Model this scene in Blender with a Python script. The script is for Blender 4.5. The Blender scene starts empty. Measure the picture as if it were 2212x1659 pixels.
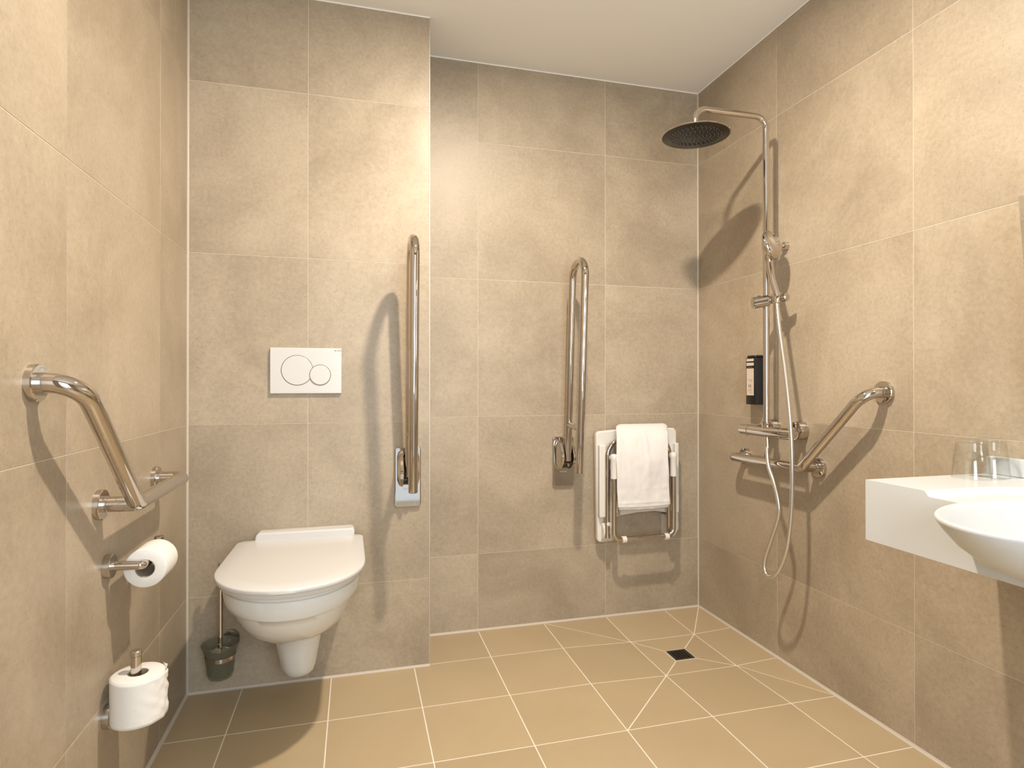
import bpy, bmesh, math, random
from mathutils import Vector, Matrix, noise
PI = math.pi
random.seed(7)
sc = bpy.context.scene
COL = sc.collection

# ---------------------------------------------------------------- camera
W, H = 2212.0, 1659.0
cam_d = bpy.data.cameras.new('camera'); cam = bpy.data.objects.new('camera', cam_d); COL.objects.link(cam)
sc.camera = cam
YAW, PITCH, ROLL = .26552, .00387, -.00011
f0 = Vector((math.sin(YAW), math.cos(YAW), 0)); r0 = Vector((math.cos(YAW), -math.sin(YAW), 0)); u0 = Vector((0, 0, 1))
F = f0*math.cos(PITCH) + u0*math.sin(PITCH); U = u0*math.cos(PITCH) - f0*math.sin(PITCH)
R = r0*math.cos(ROLL) + U*math.sin(ROLL); U = U*math.cos(ROLL) - r0*math.sin(ROLL)
m = Matrix((R, U, -F)).transposed().to_4x4()
m.translation = Vector((-1.60061, -2.5753, 1.07784))
cam.matrix_world = m
cam_d.sensor_width = 36; cam_d.sensor_fit = 'HORIZONTAL'
cam_d.lens = 36*1296.95/W
cam_d.shift_x = -14.69/W; cam_d.shift_y = -7.06/W
cam_d.clip_start = .02

# ---------------------------------------------------------------- exposure, world, lights
sc.view_settings.view_transform = 'Standard'; sc.view_settings.look = 'None'
sc.view_settings.gamma = 1; sc.view_settings.use_curve_mapping = False
sc.view_settings.exposure = 0.05
wd = bpy.data.worlds.new('world'); sc.world = wd; wd.use_nodes = True
bgn = wd.node_tree.nodes['Background']; bgn.inputs[0].default_value = (.80, .90, 1, 1); bgn.inputs[1].default_value = 1.2

def area(name, loc, rot, sx, sy, watts, colour, shape='RECTANGLE', spread=180):
    l = bpy.data.lights.new(name, 'AREA'); l.shape = shape; l.size = sx
    if shape in ('RECTANGLE', 'ELLIPSE'): l.size_y = sy
    l.energy = watts; l.color = colour; l.spread = math.radians(spread)
    o = bpy.data.objects.new(name, l); COL.objects.link(o); o.location = loc; o.rotation_euler = rot
    return o
# recessed ceiling downlight over the middle of the room, and daylight falling in through the open doorway
area('downlight_lamp', (-1.04, -1.26, 2.452), (0, 0, 0), .075, .075, 46, (1, .87, .70), 'DISK')
area('doorway_daylight', (-1.22, -3.56, 1.36), (math.radians(90), 0, 0), .92, 1.42, 37, (.83, .94, 1))

# ---------------------------------------------------------------- materials
def mat(name): 
    m = bpy.data.materials.new(name); m.use_nodes = True
    nt = m.node_tree; b = nt.nodes['Principled BSDF']; return m, nt, b
def simple(name, col, rough=.5, metal=0, coat=0, bump=0, bscale=300, var=0, **kw):
    m, nt, b = mat(name)
    b.inputs['Base Color'].default_value = (*col, 1); b.inputs['Roughness'].default_value = rough
    b.inputs['Metallic'].default_value = metal; b.inputs['Coat Weight'].default_value = coat
    for k, v in kw.items(): b.inputs[k.replace('_', ' ')].default_value = v
    tc = nt.nodes.new('ShaderNodeTexCoord')
    if bump or var:
        n = nt.nodes.new('ShaderNodeTexNoise'); n.inputs['Scale'].default_value = bscale; n.inputs['Detail'].default_value = 3
        nt.links.new(tc.outputs['Object'], n.inputs['Vector'])
        if bump:
            bp = nt.nodes.new('ShaderNodeBump'); bp.inputs['Strength'].default_value = bump; bp.inputs['Distance'].default_value = .001
            nt.links.new(n.outputs['Fac'], bp.inputs['Height']); nt.links.new(bp.outputs['Normal'], b.inputs['Normal'])
        if var:
            mr = nt.nodes.new('ShaderNodeMapRange'); mr.inputs['To Min'].default_value = rough*(1-var); mr.inputs['To Max'].default_value = rough*(1+var)
            nt.links.new(n.outputs['Fac'], mr.inputs['Value']); nt.links.new(mr.outputs['Result'], b.inputs['Roughness'])
    return m

def tile_mat(name, dark, mid, light, rough, speck, big=2.3, grad=.35):
    m, nt, b = mat(name); N = nt.nodes.new; L = nt.links.new
    geo = N('ShaderNodeNewGeometry'); at = N('ShaderNodeAttribute'); at.attribute_name = 'tile'
    comb = N('ShaderNodeVectorMath'); comb.operation = 'MULTIPLY_ADD'; comb.inputs[1].default_value = (13.7, 7.9, 5.3)
    L(at.outputs['Vector'], comb.inputs[0]); L(geo.outputs['Position'], comb.inputs[2])
    n1 = N('ShaderNodeTexNoise'); n1.inputs['Scale'].default_value = big; n1.inputs['Detail'].default_value = 7; n1.inputs['Roughness'].default_value = .62; n1.inputs['Distortion'].default_value = .5
    L(comb.outputs[0], n1.inputs['Vector'])
    ramp = N('ShaderNodeValToRGB'); cr = ramp.color_ramp
    cr.elements[0].position = .34; cr.elements[0].color = (*dark, 1); cr.elements[1].position = .66; cr.elements[1].color = (*light, 1)
    e = cr.elements.new(.5); e.color = (*mid, 1)
    L(n1.outputs['Fac'], ramp.inputs['Fac'])
    n2 = N('ShaderNodeTexNoise'); n2.inputs['Scale'].default_value = 75; n2.inputs['Detail'].default_value = 4; n2.inputs['Roughness'].default_value = .7
    L(comb.outputs[0], n2.inputs['Vector'])
    mr = N('ShaderNodeMapRange'); mr.inputs['From Min'].default_value = .3; mr.inputs['From Max'].default_value = .7
    mr.inputs['To Min'].default_value = 1-speck; mr.inputs['To Max'].default_value = 1+speck
    L(n2.outputs['Fac'], mr.inputs['Value'])
    n3 = N('ShaderNodeTexNoise'); n3.inputs['Scale'].default_value = 190; n3.inputs['Detail'].default_value = 2
    L(comb.outputs[0], n3.inputs['Vector'])
    mr3 = N('ShaderNodeMapRange'); mr3.inputs['From Min'].default_value = .62; mr3.inputs['From Max'].default_value = .72
    mr3.inputs['To Min'].default_value = 1; mr3.inputs['To Max'].default_value = 1-speck*2
    L(n3.outputs['Fac'], mr3.inputs['Value'])
    mm = N('ShaderNodeMath'); mm.operation = 'MULTIPLY'; L(mr.outputs['Result'], mm.inputs[0]); L(mr3.outputs['Result'], mm.inputs[1])
    # small tone difference from tile to tile
    tr = N('ShaderNodeMapRange'); tr.inputs['To Min'].default_value = .965; tr.inputs['To Max'].default_value = 1.035; L(at.outputs['Fac'], tr.inputs['Value'])
    m2 = N('ShaderNodeMath'); m2.operation = 'MULTIPLY'; L(mm.outputs[0], m2.inputs[0]); L(tr.outputs['Result'], m2.inputs[1])
    sca = N('ShaderNodeVectorMath'); sca.operation = 'SCALE'; L(ramp.outputs['Color'], sca.inputs[0]); L(m2.outputs[0], sca.inputs['Scale'])
    L(sca.outputs[0], b.inputs['Base Color'])
    rr = N('ShaderNodeMapRange'); rr.inputs['To Min'].default_value = rough-.06; rr.inputs['To Max'].default_value = rough+.06
    L(n2.outputs['Fac'], rr.inputs['Value']); L(rr.outputs['Result'], b.inputs['Roughness'])
    bp = N('ShaderNodeBump'); bp.inputs['Strength'].default_value = .08; bp.inputs['Distance'].default_value = .0008
    L(n2.outputs['Fac'], bp.inputs['Height']); L(bp.outputs['Normal'], b.inputs['Normal'])
    return m

M = {}
M['wall_tile'] = tile_mat('beige wall tile', (.345, .280, .205), (.408, .335, .248), (.468, .390, .296), .43, .10)
M['floor_tile'] = tile_mat('ochre floor tile', (.445, .345, .215), (.465, .362, .227), (.485, .38, .24), .36, .012, 1.6)
M['grout'] = simple('pale grout', (.70, .63, .53), .8, bump=.3)
M['floor_grout'] = simple('pale floor grout', (.80, .74, .65), .8, bump=.3)
M['silicone'] = simple('grey silicone', (.56, .50, .43), .45)
M['plaster'] = simple('white ceiling paint', (.90, .89, .87), .9, bump=.15, bscale=120)
M['chrome'] = simple('polished chrome', (.60, .55, .50), .04, 1, var=.25, bscale=30)
M['steel'] = simple('satin steel', (.56, .53, .49), .22, 1, var=.2, bscale=60)
M['edge'] = simple('dull aluminium edge', (.55, .50, .44), .5, .6)
M['darksteel'] = simple('dark chrome', (.36, .33, .30), .2, 1)  # darker, rougher chrome for the small cap, flange, lever and button
M['hose'] = simple('metallic hose', (.74, .73, .71), .28, 1)
M['ceramic'] = simple('white ceramic', (.72, .735, .73), .12, coat=.4)
M['lid'] = simple('white duroplast', (.66, .655, .66), .25, coat=.15)
M['mineral'] = simple('white mineral composite', (.625, .65, .675), .28)
M['plastic'] = simple('white plastic', (.76, .735, .70), .35)
M['black'] = simple('black plastic', (.008, .008, .009), .25)
M['rubber'] = simple('black rubber', (.012, .011, .01), .5)
M['nozzle'] = simple('dark nozzle face', (.012, .009, .006), .28, 0)
M['paper'] = simple('tissue paper', (.80, .79, .775), .95, bump=.5, bscale=90)
M['card'] = simple('cardboard core', (.42, .36, .29), .9)
M['towel'] = simple('white terry', (.79, .765, .755), .98, bump=.9, bscale=420)
M['label'] = simple('cream label', (.66, .56, .47), .6)
M['ink'] = simple('dark ink', (.05, .045, .04), .6)
M['inkgrey'] = simple('grey ink', (.20, .19, .18), .6)
M['etch'] = simple('etched lettering', (.75, .75, .75), .5)
M['shadowgap'] = simple('dark gap', (.10, .09, .08), .7)
M['wood'] = simple('dark stained wood', (.060, .036, .022), .4)
M['door'] = simple('white door leaf', (.78, .77, .75), .4)
def thin_glass(name, tint, body=None, keep=0.):
    """thin-walled glass: a clear (or part frosted) sheet with a fresnel sheen"""
    m, nt, b = mat(name); nt.nodes.remove(b); N = nt.nodes.new; L = nt.links.new; out = [n for n in nt.nodes if n.type == 'OUTPUT_MATERIAL'][0]
    tr = N('ShaderNodeBsdfTransparent'); tr.inputs[0].default_value = (*tint, 1); base = tr
    if body:
        df = N('ShaderNodeBsdfDiffuse'); df.inputs[0].default_value = (*body, 1); tl = N('ShaderNodeBsdfTranslucent'); tl.inputs[0].default_value = (*body, 1)
        m1 = N('ShaderNodeMixShader'); m1.inputs[0].default_value = .4; L(df.outputs[0], m1.inputs[1]); L(tl.outputs[0], m1.inputs[2])
        m2 = N('ShaderNodeMixShader'); m2.inputs[0].default_value = keep; L(tr.outputs[0], m2.inputs[1]); L(m1.outputs[0], m2.inputs[2]); base = m2
    gl = N('ShaderNodeBsdfGlossy'); gl.inputs['Roughness'].default_value = .02 if not body else .15
    lw = N('ShaderNodeLayerWeight'); lw.inputs[0].default_value = .5
    pw = N('ShaderNodeMath'); pw.operation = 'POWER'; pw.inputs[1].default_value = 4.5; L(lw.outputs['Facing'], pw.inputs[0])
    fr = N('ShaderNodeMapRange'); fr.inputs['To Min'].default_value = .05; fr.inputs['To Max'].default_value = .6; L(pw.outputs[0], fr.inputs['Value'])
    mx = N('ShaderNodeMixShader'); L(fr.outputs[0], mx.inputs[0]); L(base.outputs[0], mx.inputs[1]); L(gl.outputs[0], mx.inputs[2]); L(mx.outputs[0], out.inputs[0])
    M[name] = m
thin_glass('clear glass', (.99, .995, .988)); M['glass'] = M['clear glass']
thin_glass('frosted glass', (.86, .88, .80), (.34, .35, .29), .36); M['frost'] = M['frosted glass']
M['mirror'] = simple('mirror glass', (.92, .94, .93), .01, 1)
g, nt, b = mat('lamp diffuser'); b.inputs['Emission Color'].default_value = (1, .97, .92, 1); b.inputs['Emission Strength'].default_value = 5; M['lamp'] = g
g, nt, b = mat('downlight glass'); b.inputs['Emission Color'].default_value = (1, .86, .70, 1); b.inputs['Emission Strength'].default_value = 3; M['spot'] = g

# ---------------------------------------------------------------- mesh helpers
def finish(name, bm, material, parent=None, smooth=True, bevel=0, seg=2, subsurf=0, angle=40, solid=0):
    bm.normal_update()
    me = bpy.data.meshes.new(name); bm.to_mesh(me); bm.free()
    mats = material if isinstance(material, (list, tuple)) else [material]
    for q in mats: me.materials.append(M[q])
    if smooth:
        for p in me.polygons: p.use_smooth = True
        if angle is not None: me.set_sharp_from_angle(angle=math.radians(angle))
    o = bpy.data.objects.new(name, me); COL.objects.link(o)
    if parent: 
        o.parent = parent
        o.matrix_parent_inverse = Matrix.Translation(-parent.location)
    if solid:
        s = o.modifiers.new('solidify', 'SOLIDIFY'); s.thickness = solid; s.offset = 0
    if bevel:
        b = o.modifiers.new('bevel', 'BEVEL'); b.width = bevel; b.segments = seg; b.limit_method = 'ANGLE'; b.angle_limit = math.radians(35)
    if subsurf:
        s = o.modifiers.new('subsurf', 'SUBSURF'); s.levels = subsurf; s.render_levels = subsurf
    return o
def thing(name, label, cat, loc, group=None):
    o = bpy.data.objects.new(name, None); COL.objects.link(o); o.location = loc; o.empty_display_size = .05
    o['label'] = label; o['category'] = cat
    if group: o['group'] = group
    return o
def tag(o, label, cat, group=None):
    o['label'] = label; o['category'] = cat
    if group: o['group'] = group
    return o
def struct(o): o['kind'] = 'structure'; return o

def box(bm, x0, x1, y0, y1, z0, z1):
    vs = [bm.verts.new((x, y, z)) for z in (z0, z1) for y in (y0, y1) for x in (x0, x1)]
    for q in ((0, 2, 3, 1), (4, 5, 7, 6), (0, 1, 5, 4), (2, 6, 7, 3), (0, 4, 6, 2), (1, 3, 7, 5)): bm.faces.new([vs[i] for i in q])
def prism(bm, pts, axis, a, b):
    """extrude a 2D outline along x, y or z from a to b"""
    def P(p, t):
        return {'x': (t, p[0], p[1]), 'y': (p[0], t, p[1]), 'z': (p[0], p[1], t)}[axis]
    A = [bm.verts.new(P(p, a)) for p in pts]; B = [bm.verts.new(P(p, b)) for p in pts]; n = len(pts)
    bm.faces.new(A); bm.faces.new(B[::-1])
    for i in range(n): bm.faces.new((A[i], B[i], B[(i+1) % n], A[(i+1) % n]))
    bmesh.ops.recalc_face_normals(bm, faces=bm.faces)
def loft(bm, rings, cap0=True, cap1=True, closed=True):
    V = [[bm.verts.new(p) for p in r] for r in rings]; n = len(rings[0])
    for a, b in zip(V, V[1:]):
        for i in range(n if closed else n-1): bm.faces.new((a[i], a[(i+1) % n], b[(i+1) % n], b[i]))
    if cap0: bm.faces.new(V[0][::-1])
    if cap1: bm.faces.new(V[-1])
    return V
def frame(axis):
    a = Vector(axis).normalized(); t = Vector((0, 0, 1)) if abs(a.z) < .9 else Vector((1, 0, 0))
    u = a.cross(t).normalized(); v = a.cross(u).normalized(); return a, u, v
def lathe(bm, origin, axis, prof, seg=48, cap0=True, cap1=True):
    """profile = [(distance along axis, radius)]"""
    o = Vector(origin); a, u, v = frame(axis)
    rings = [[o + a*h + (u*math.cos(2*PI*i/seg) + v*math.sin(2*PI*i/seg))*max(r, 1e-5) for i in range(seg)] for h, r in prof]
    loft(bm, rings, cap0, cap1); bmesh.ops.recalc_face_normals(bm, faces=bm.faces)
def cyl(bm, a, b, r, seg=32, ch=.0):
    a = Vector(a); b = Vector(b); d = (b-a).length
    prof = [(0, r), (d, r)] if not ch else [(0, r-ch), (ch, r), (d-ch, r), (d, r-ch)]
    lathe(bm, a, b-a, prof, seg)
def fillet(pts, rad, n=10):
    pts = [Vector(p) for p in pts]; out = [pts[0]]
    rads = rad if isinstance(rad, (list, tuple)) else [rad]*(len(pts)-2)
    for i in range(1, len(pts)-1):
        p = pts[i]; d0 = (pts[i-1]-p).normalized(); d1 = (pts[i+1]-p).normalized(); r = rads[i-1]
        ang = d0.angle(d1); t = r/math.tan(ang/2)
        a = p+d0*t; bis = (d0+d1).normalized(); c = p+bis*(r/math.sin(ang/2))
        va = a-c; vb = (p+d1*t)-c; tot = va.angle(vb); ax = va.cross(vb).normalized()
        for k in range(n+1): out.append(c + Matrix.Rotation(tot*k/n, 3, ax) @ va)
    out.append(pts[-1]); return out
def smooth_path(pts, n=8):
    P = [Vector(p) for p in pts]; out = []
    for i in range(len(P)-1):
        p0 = P[max(i-1, 0)]; p1 = P[i]; p2 = P[i+1]; p3 = P[min(i+2, len(P)-1)]
        for k in range(n):
            t = k/n; out.append(.5*((2*p1) + (p2-p0)*t + (2*p0-5*p1+4*p2-p3)*t*t + (3*p1-p0-3*p2+p3)*t**3))
    out.append(P[-1]); return out
def sweep(bm, path, r, seg=24, caps=True, rads=None):
    P = [Vector(p) for p in path]
    q = [P[0]]
    for p in P[1:]:
        if (p-q[-1]).length > 1e-5: q.append(p)
    P = q; T = []
    for i in range(len(P)):
        a = P[i]-P[i-1] if i else P[1]-P[0]; b = P[i+1]-P[i] if i < len(P)-1 else P[-1]-P[-2]
        T.append((a.normalized()+b.normalized()).normalized())
    a, u, v = frame(T[0]); rings = []
    for i, p in enumerate(P):
        if i:
            rot = T[i-1].rotation_difference(T[i]); u = rot @ u; v = rot @ v
        rr = rads[i] if rads else r
        rings.append([p + (u*math.cos(2*PI*k/seg)+v*math.sin(2*PI*k/seg))*rr for k in range(seg)])
    loft(bm, rings, caps, caps); bmesh.ops.recalc_face_normals(bm, faces=bm.faces)
def rrect(x0, x1, y0, y1, r, n=6):
    out = []
    for cx, cy, a0 in ((x1-r, y1-r, 0), (x0+r, y1-r, 90), (x0+r, y0+r, 180), (x1-r, y0+r, 270)):
        for k in range(n+1):
            a = math.radians(a0+90*k/n); out.append((cx+r*math.cos(a), cy+r*math.sin(a)))
    return out
def text_part(name, body, size, material, parent, origin, xdir, ydir, extrude=.0002, align='LEFT', sx=1):
    cu = bpy.data.curves.new(name, 'FONT'); cu.body = body; cu.size = size; cu.extrude = extrude; cu.align_x = align
    t = bpy.data.objects.new(name, cu); COL.objects.link(t)
    dg = bpy.context.evaluated_depsgraph_get()
    me = bpy.data.meshes.new_from_object(t.evaluated_get(dg)); bpy.data.objects.remove(t); bpy.data.curves.remove(cu)
    X = Vector(xdir).normalized(); Y = Vector(ydir).normalized(); Z = X.cross(Y)
    mm = Matrix((X*sx, Y, Z)).transposed().to_4x4(); mm.translation = Vector(origin)
    me.transform(mm); me.materials.clear(); me.materials.append(M[material])
    o = bpy.data.objects.new(name, me); COL.objects.link(o)
    o.parent = parent; o.matrix_parent_inverse = Matrix.Translation(-parent.location) if parent.type == 'EMPTY' else parent.matrix_world.inverted()
    if parent.type != 'EMPTY' and parent.parent: o.matrix_parent_inverse = Matrix.Translation(-parent.parent.location)
    return o

# ---------------------------------------------------------------- room
XL, XB, YT, ZC, YF = -2.1635, -1.3260, -.2683, 2.4808, -3.45
XM, XJ, YK, Z1, HP = -1.7673, -.4848, -.5612, .3335, .5992
TH = .0009
def add_tiles(bm, polys, to3, tid, g, depth=TH, bev=.0006, zf=None):
    for poly in polys:
        n = len(poly); c = [sum(p[k] for p in poly)/n for k in (0, 1)]
        area2 = sum(poly[i][0]*poly[(i+1) % n][1]-poly[(i+1) % n][0]*poly[i][1] for i in range(n))
        if area2 < 0: poly = poly[::-1]
        def inset(d):
            out = []
            for i in range(n):
                p0, p1, p2 = poly[i-1], poly[i], poly[(i+1) % n]
                e1 = Vector((p1[0]-p0[0], p1[1]-p0[1])).normalized(); e2 = Vector((p2[0]-p1[0], p2[1]-p1[1])).normalized()
                n1 = Vector((-e1.y, e1.x)); n2 = Vector((-e2.y, e2.x)); k = 1+n1.dot(n2)
                w = (n1+n2)*(d/max(k, .2)); out.append((p1[0]+w.x, p1[1]+w.y))
            return out
        lo = [bm.verts.new(to3(p, -depth)) for p in inset(g/2)]
        up = [bm.verts.new(to3(p, 0)) for p in inset(g/2+bev)]
        r = random.random()
        fs = [bm.faces.new(up)]
        for i in range(n): fs.append(bm.faces.new((lo[i], lo[(i+1) % n], up[(i+1) % n], up[i])))
        for f in fs: f[tid] = r; f.material_index = 0
def wall(name, u0_, u1_, v0_, v1_, uj, vj, to3, back=.12):
    """tiled wall: grout bed, tiles standing proud of it, and the masonry behind"""
    bm = bmesh.new(); tid = bm.faces.layers.float.new('tile')
    us = [u0_]+sorted(j for j in uj if u0_+.004 < j < u1_-.004)+[u1_]; vs = [v0_]+sorted(j for j in vj if v0_+.004 < j < v1_-.004)+[v1_]
    polys = [[(a, c), (b, c), (b, d), (a, d)] for a, b in zip(us, us[1:]) for c, d in zip(vs, vs[1:])]
    add_tiles(bm, polys, to3, tid, .0014)
    A = [bm.verts.new(to3(p, -TH)) for p in ((u0_, v0_), (u1_, v0_), (u1_, v1_), (u0_, v1_))]
    B = [bm.verts.new(to3(p, -back)) for p in ((u0_, v0_), (u1_, v0_), (u1_, v1_), (u0_, v1_))]
    fs = [bm.faces.new(A), bm.faces.new(B[::-1])]+[bm.faces.new((A[i], B[i], B[(i+1) % 4], A[(i+1) % 4])) for i in range(4)]
    for f in fs: f.material_index = 1
    bmesh.ops.recalc_face_normals(bm, faces=fs)
    return struct(finish(name, bm, ['wall_tile', 'grout'], smooth=False))
vj = [Z1+HP*k for k in range(5)]
wall('wall_right', YF, 0, 0, ZC, [YK-.6*k for k in range(6)], vj, lambda p, d: Vector((-d, p[0], p[1])))
wall('wall_back', XB, 0, 0, ZC, [XJ, XJ-.6], vj, lambda p, d: Vector((p[0], -d, p[1])))
wall('wall_toilet', XL, XB-.003, 0, ZC, [XM], vj, lambda p, d: Vector((p[0], YT-d, p[1])), back=.26)
wall('wall_left', YF, YT+.02, 0, ZC, [-.5665-.5995*k for k in range(6)], vj, lambda p, d: Vector((XL+d, p[0], p[1])))
wall('wall_side', YT+.003, 0, 0, ZC, [], vj, lambda p, d: Vector((XB+d, p[0], p[1])), back=.0028)

# front wall behind the camera with the open doorway
DX0, DX1, DZ = -1.70, -.74, 2.10
for nm, a, b_, c, d in (('wall_front', XL, DX0, 0, ZC), ('wall_front_side', DX1, 0, 0, ZC), ('wall_front_top', DX0, DX1, DZ, ZC)):
    wall(nm, a, b_, c, d, [XJ-.6*k for k in range(4)], vj, lambda p, d: Vector((p[0], YF+d, p[1])))
bm = bmesh.new()
for x in (DX0, DX1-.04): box(bm, x, x+.04, YF-.13, YF+.012, 0, DZ)
box(bm, DX0+.04, DX1-.04, YF-.13, YF+.012, DZ-.04, DZ)
struct(finish('trim_1', bm, 'door', bevel=.003))

# door leaf standing open outwards, beyond the doorway
bm = bmesh.new(); box(bm, DX1-.045, DX1-.005, YF-1.05, YF-.14, .01, DZ-.045)
dl = struct(finish('door_1', bm, 'wood', bevel=.002))
bm = bmesh.new(); sweep(bm, fillet([(DX1-.045, YF-.98, 1.05), (DX1-.095, YF-.98, 1.05), (DX1-.095, YF-.86, 1.05)], .012, 5), .009, 16); hd_ = finish('door_handle', bm, 'steel'); hd_.parent = dl

# ceiling
bm = bmesh.new(); box(bm, XL-.1, .1, YF-.1, .1, ZC, ZC+.1)
struct(finish('ceiling', bm, 'plaster', smooth=False))

# floor: 30 cm tiles, cut along diagonals where it falls to the drain
V1, V0, Vm = XJ-.3, XJ, XJ+.3
H1, H2, H3 = YK+.3, YK, YK-.3
SK = .0095
DR = (-.387, -.293, -.460, -.367)
def zfloor(x, y):
    if x < V1-1e-6 or y < H3-1e-6: return 0.
    def ring(o, i, zo, zi):
        ts = [((x-o[0])/(i[0]-o[0])), ((o[1]-x)/(o[1]-i[1])), ((y-o[2])/(i[2]-o[2])), ((o[3]-y)/(o[3]-i[3]))]
        return min(ts)
    t = ring((V1, 0, H3, 0), (V0, Vm, H2, H1), 0, 0)
    if t <= 1: return -SK*max(t, 0)
    t2 = ring((V0, Vm, H2, H1), DR, 0, 0)
    return -SK-.004*min(max(t2, 0), 1)
def clip(poly, a, b):
    """keep the part of poly left of the line a->b"""
    out = []; n = len(poly)
    def s(p): return (b[0]-a[0])*(p[1]-a[1])-(b[1]-a[1])*(p[0]-a[0])
    for i in range(n):
        p, q = poly[i], poly[(i+1) % n]; sp, sq = s(p), s(q)
        if sp >= -1e-9: out.append(p)
        if (sp > 1e-9 and sq < -1e-9) or (sp < -1e-9 and sq > 1e-9):
            t = sp/(sp-sq); out.append((p[0]+(q[0]-p[0])*t, p[1]+(q[1]-p[1])*t))
    return out
def quadset(o, i):
    O = [(o[0], o[2]), (o[1], o[2]), (o[1], o[3]), (o[0], o[3])]; I = [(i[0], i[2]), (i[1], i[2]), (i[1], i[3]), (i[0], i[3])]
    return [[O[k], O[(k+1) % 4], I[(k+1) % 4], I[k]] for k in range(4)]
regions = quadset((V1, 0, H3, 0), (V0, Vm, H2, H1)) + quadset((V0, Vm, H2, H1), DR)
def area2d(p): return abs(sum(p[i][0]*p[(i+1) % len(p)][1]-p[(i+1) % len(p)][0]*p[i][1] for i in range(len(p))))/2
xs = [XL]+sorted(x for x in (XJ+.3-.3*k for k in range(9)) if XL < x < 0)+[0]
ys = [YF-.12]+sorted(y for y in (YK+.3-.3*k for k in range(12)) if YF-.1 < y < 0)+[0]
polys = []
for a, b_ in zip(xs, xs[1:]):
    for c, d in zip(ys, ys[1:]):
        if b_ <= XB+1e-6 and c >= YT-.02: continue
        if a < XB < b_ and c >= YT-.02: a2 = XB
        else: a2 = a
        d2 = min(d, YT) if b_ <= XB+1e-6 else d
        rect = [(a2, c), (b_, c), (b_, d2), (a2, d2)]
        if a2 >= V1-1e-6 and c >= H3-1e-6:
            for rg in regions:
                p = rect
                for k in range(4):
                    if len(p) > 2: p = clip(p, rg[k], rg[(k+1) % 4])
                if len(p) > 2 and area2d(p) > 2e-5:
                    q = [p[0]]
                    for w in p[1:]:
                        if abs(w[0]-q[-1][0])+abs(w[1]-q[-1][1]) > 1e-5: q.append(w)
                    if abs(q[0][0]-q[-1][0])+abs(q[0][1]-q[-1][1]) < 1e-5: q.pop()
                    # drop collinear points
                    r_ = [q[i] for i in range(len(q)) if abs((q[i][0]-q[i-1][0])*(q[(i+1) % len(q)][1]-q[i][1])-(q[i][1]-q[i-1][1])*(q[(i+1) % len(q)][0]-q[i][0])) > 1e-8]
                    if len(r_) > 2: polys.append(r_)
        else: polys.append(rect)
bm = bmesh.new(); tid = bm.faces.layers.float.new('tile')
add_tiles(bm, polys, lambda p, d: Vector((p[0], p[1], zfloor(*p)+d)), tid, .0038)
# grout bed follows the fall
for p in polys:
    if sum(p[i][0]*p[(i+1) % len(p)][1]-p[(i+1) % len(p)][0]*p[i][1] for i in range(len(p))) < 0: p = p[::-1]
    f = bm.faces.new([bm.verts.new((x, y, zfloor(x, y)-TH)) for x, y in p]); f.material_index = 1
k0 = len(bm.faces); box(bm, XL-.1, .1, YF-.1, .1, -.15, -.05); bm.faces.ensure_lookup_table()
for f in bm.faces[k0:]: f.material_index = 1
struct(finish('floor', bm, ['floor_tile', 'floor_grout'], smooth=False))

# silicone beads in the corners, edge profile on the box corner, ceiling bead
def bead(name, a, b, s, n1, n2, m_='silicone'):
    a, b = Vector(a), Vector(b); n1, n2 = Vector(n1), Vector(n2); bm = bmesh.new()
    R_ = []
    for p in (a, b): R_.append([p, p+n1*s, p+(n1+n2)*s*.36, p+n2*s])
    loft(bm, R_); bmesh.ops.recalc_face_normals(bm, faces=bm.faces)
    return struct(finish(name, bm, m_, angle=30))
X_, Y_, Z_ = Vector((1, 0, 0)), Vector((0, 1, 0)), Vector((0, 0, 1))
bead('trim_2', (0, 0, 0), (0, 0, ZC), .0045, -X_, -Y_)
bead('trim_3', (XL, YT, 0), (XL, YT, ZC), .0055, X_, -Y_)
bead('trim_4', (XL, YT, 0), (XB, YT, 0), .0065, -Y_, Z_)
bead('trim_5', (XB, 0, 0), (0, 0, 0), .007, -Y_, Z_)
bead('trim_6', (0, YF, 0), (0, 0, 0), .0075, -X_, Z_)
bead('trim_7', (XL, YF, 0), (XL, YT, 0), .008, X_, Z_)
bead('trim_8', (XB, 0, ZC), (0, 0, ZC), .004, -Y_, -Z_, 'plaster')
bead('trim_9', (XL, YT, ZC), (XB, YT, ZC), .004, -Y_, -Z_, 'plaster')
bead('trim_10', (0, YF, ZC), (0, 0, ZC), .003, -X_, -Z_, 'plaster')
bm = bmesh.new(); box(bm, XB-.0031, XB+.0006, YT-.0006, YT+.0032, 0, ZC)
struct(finish('trim_11', bm, 'edge', bevel=.0004))

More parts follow.
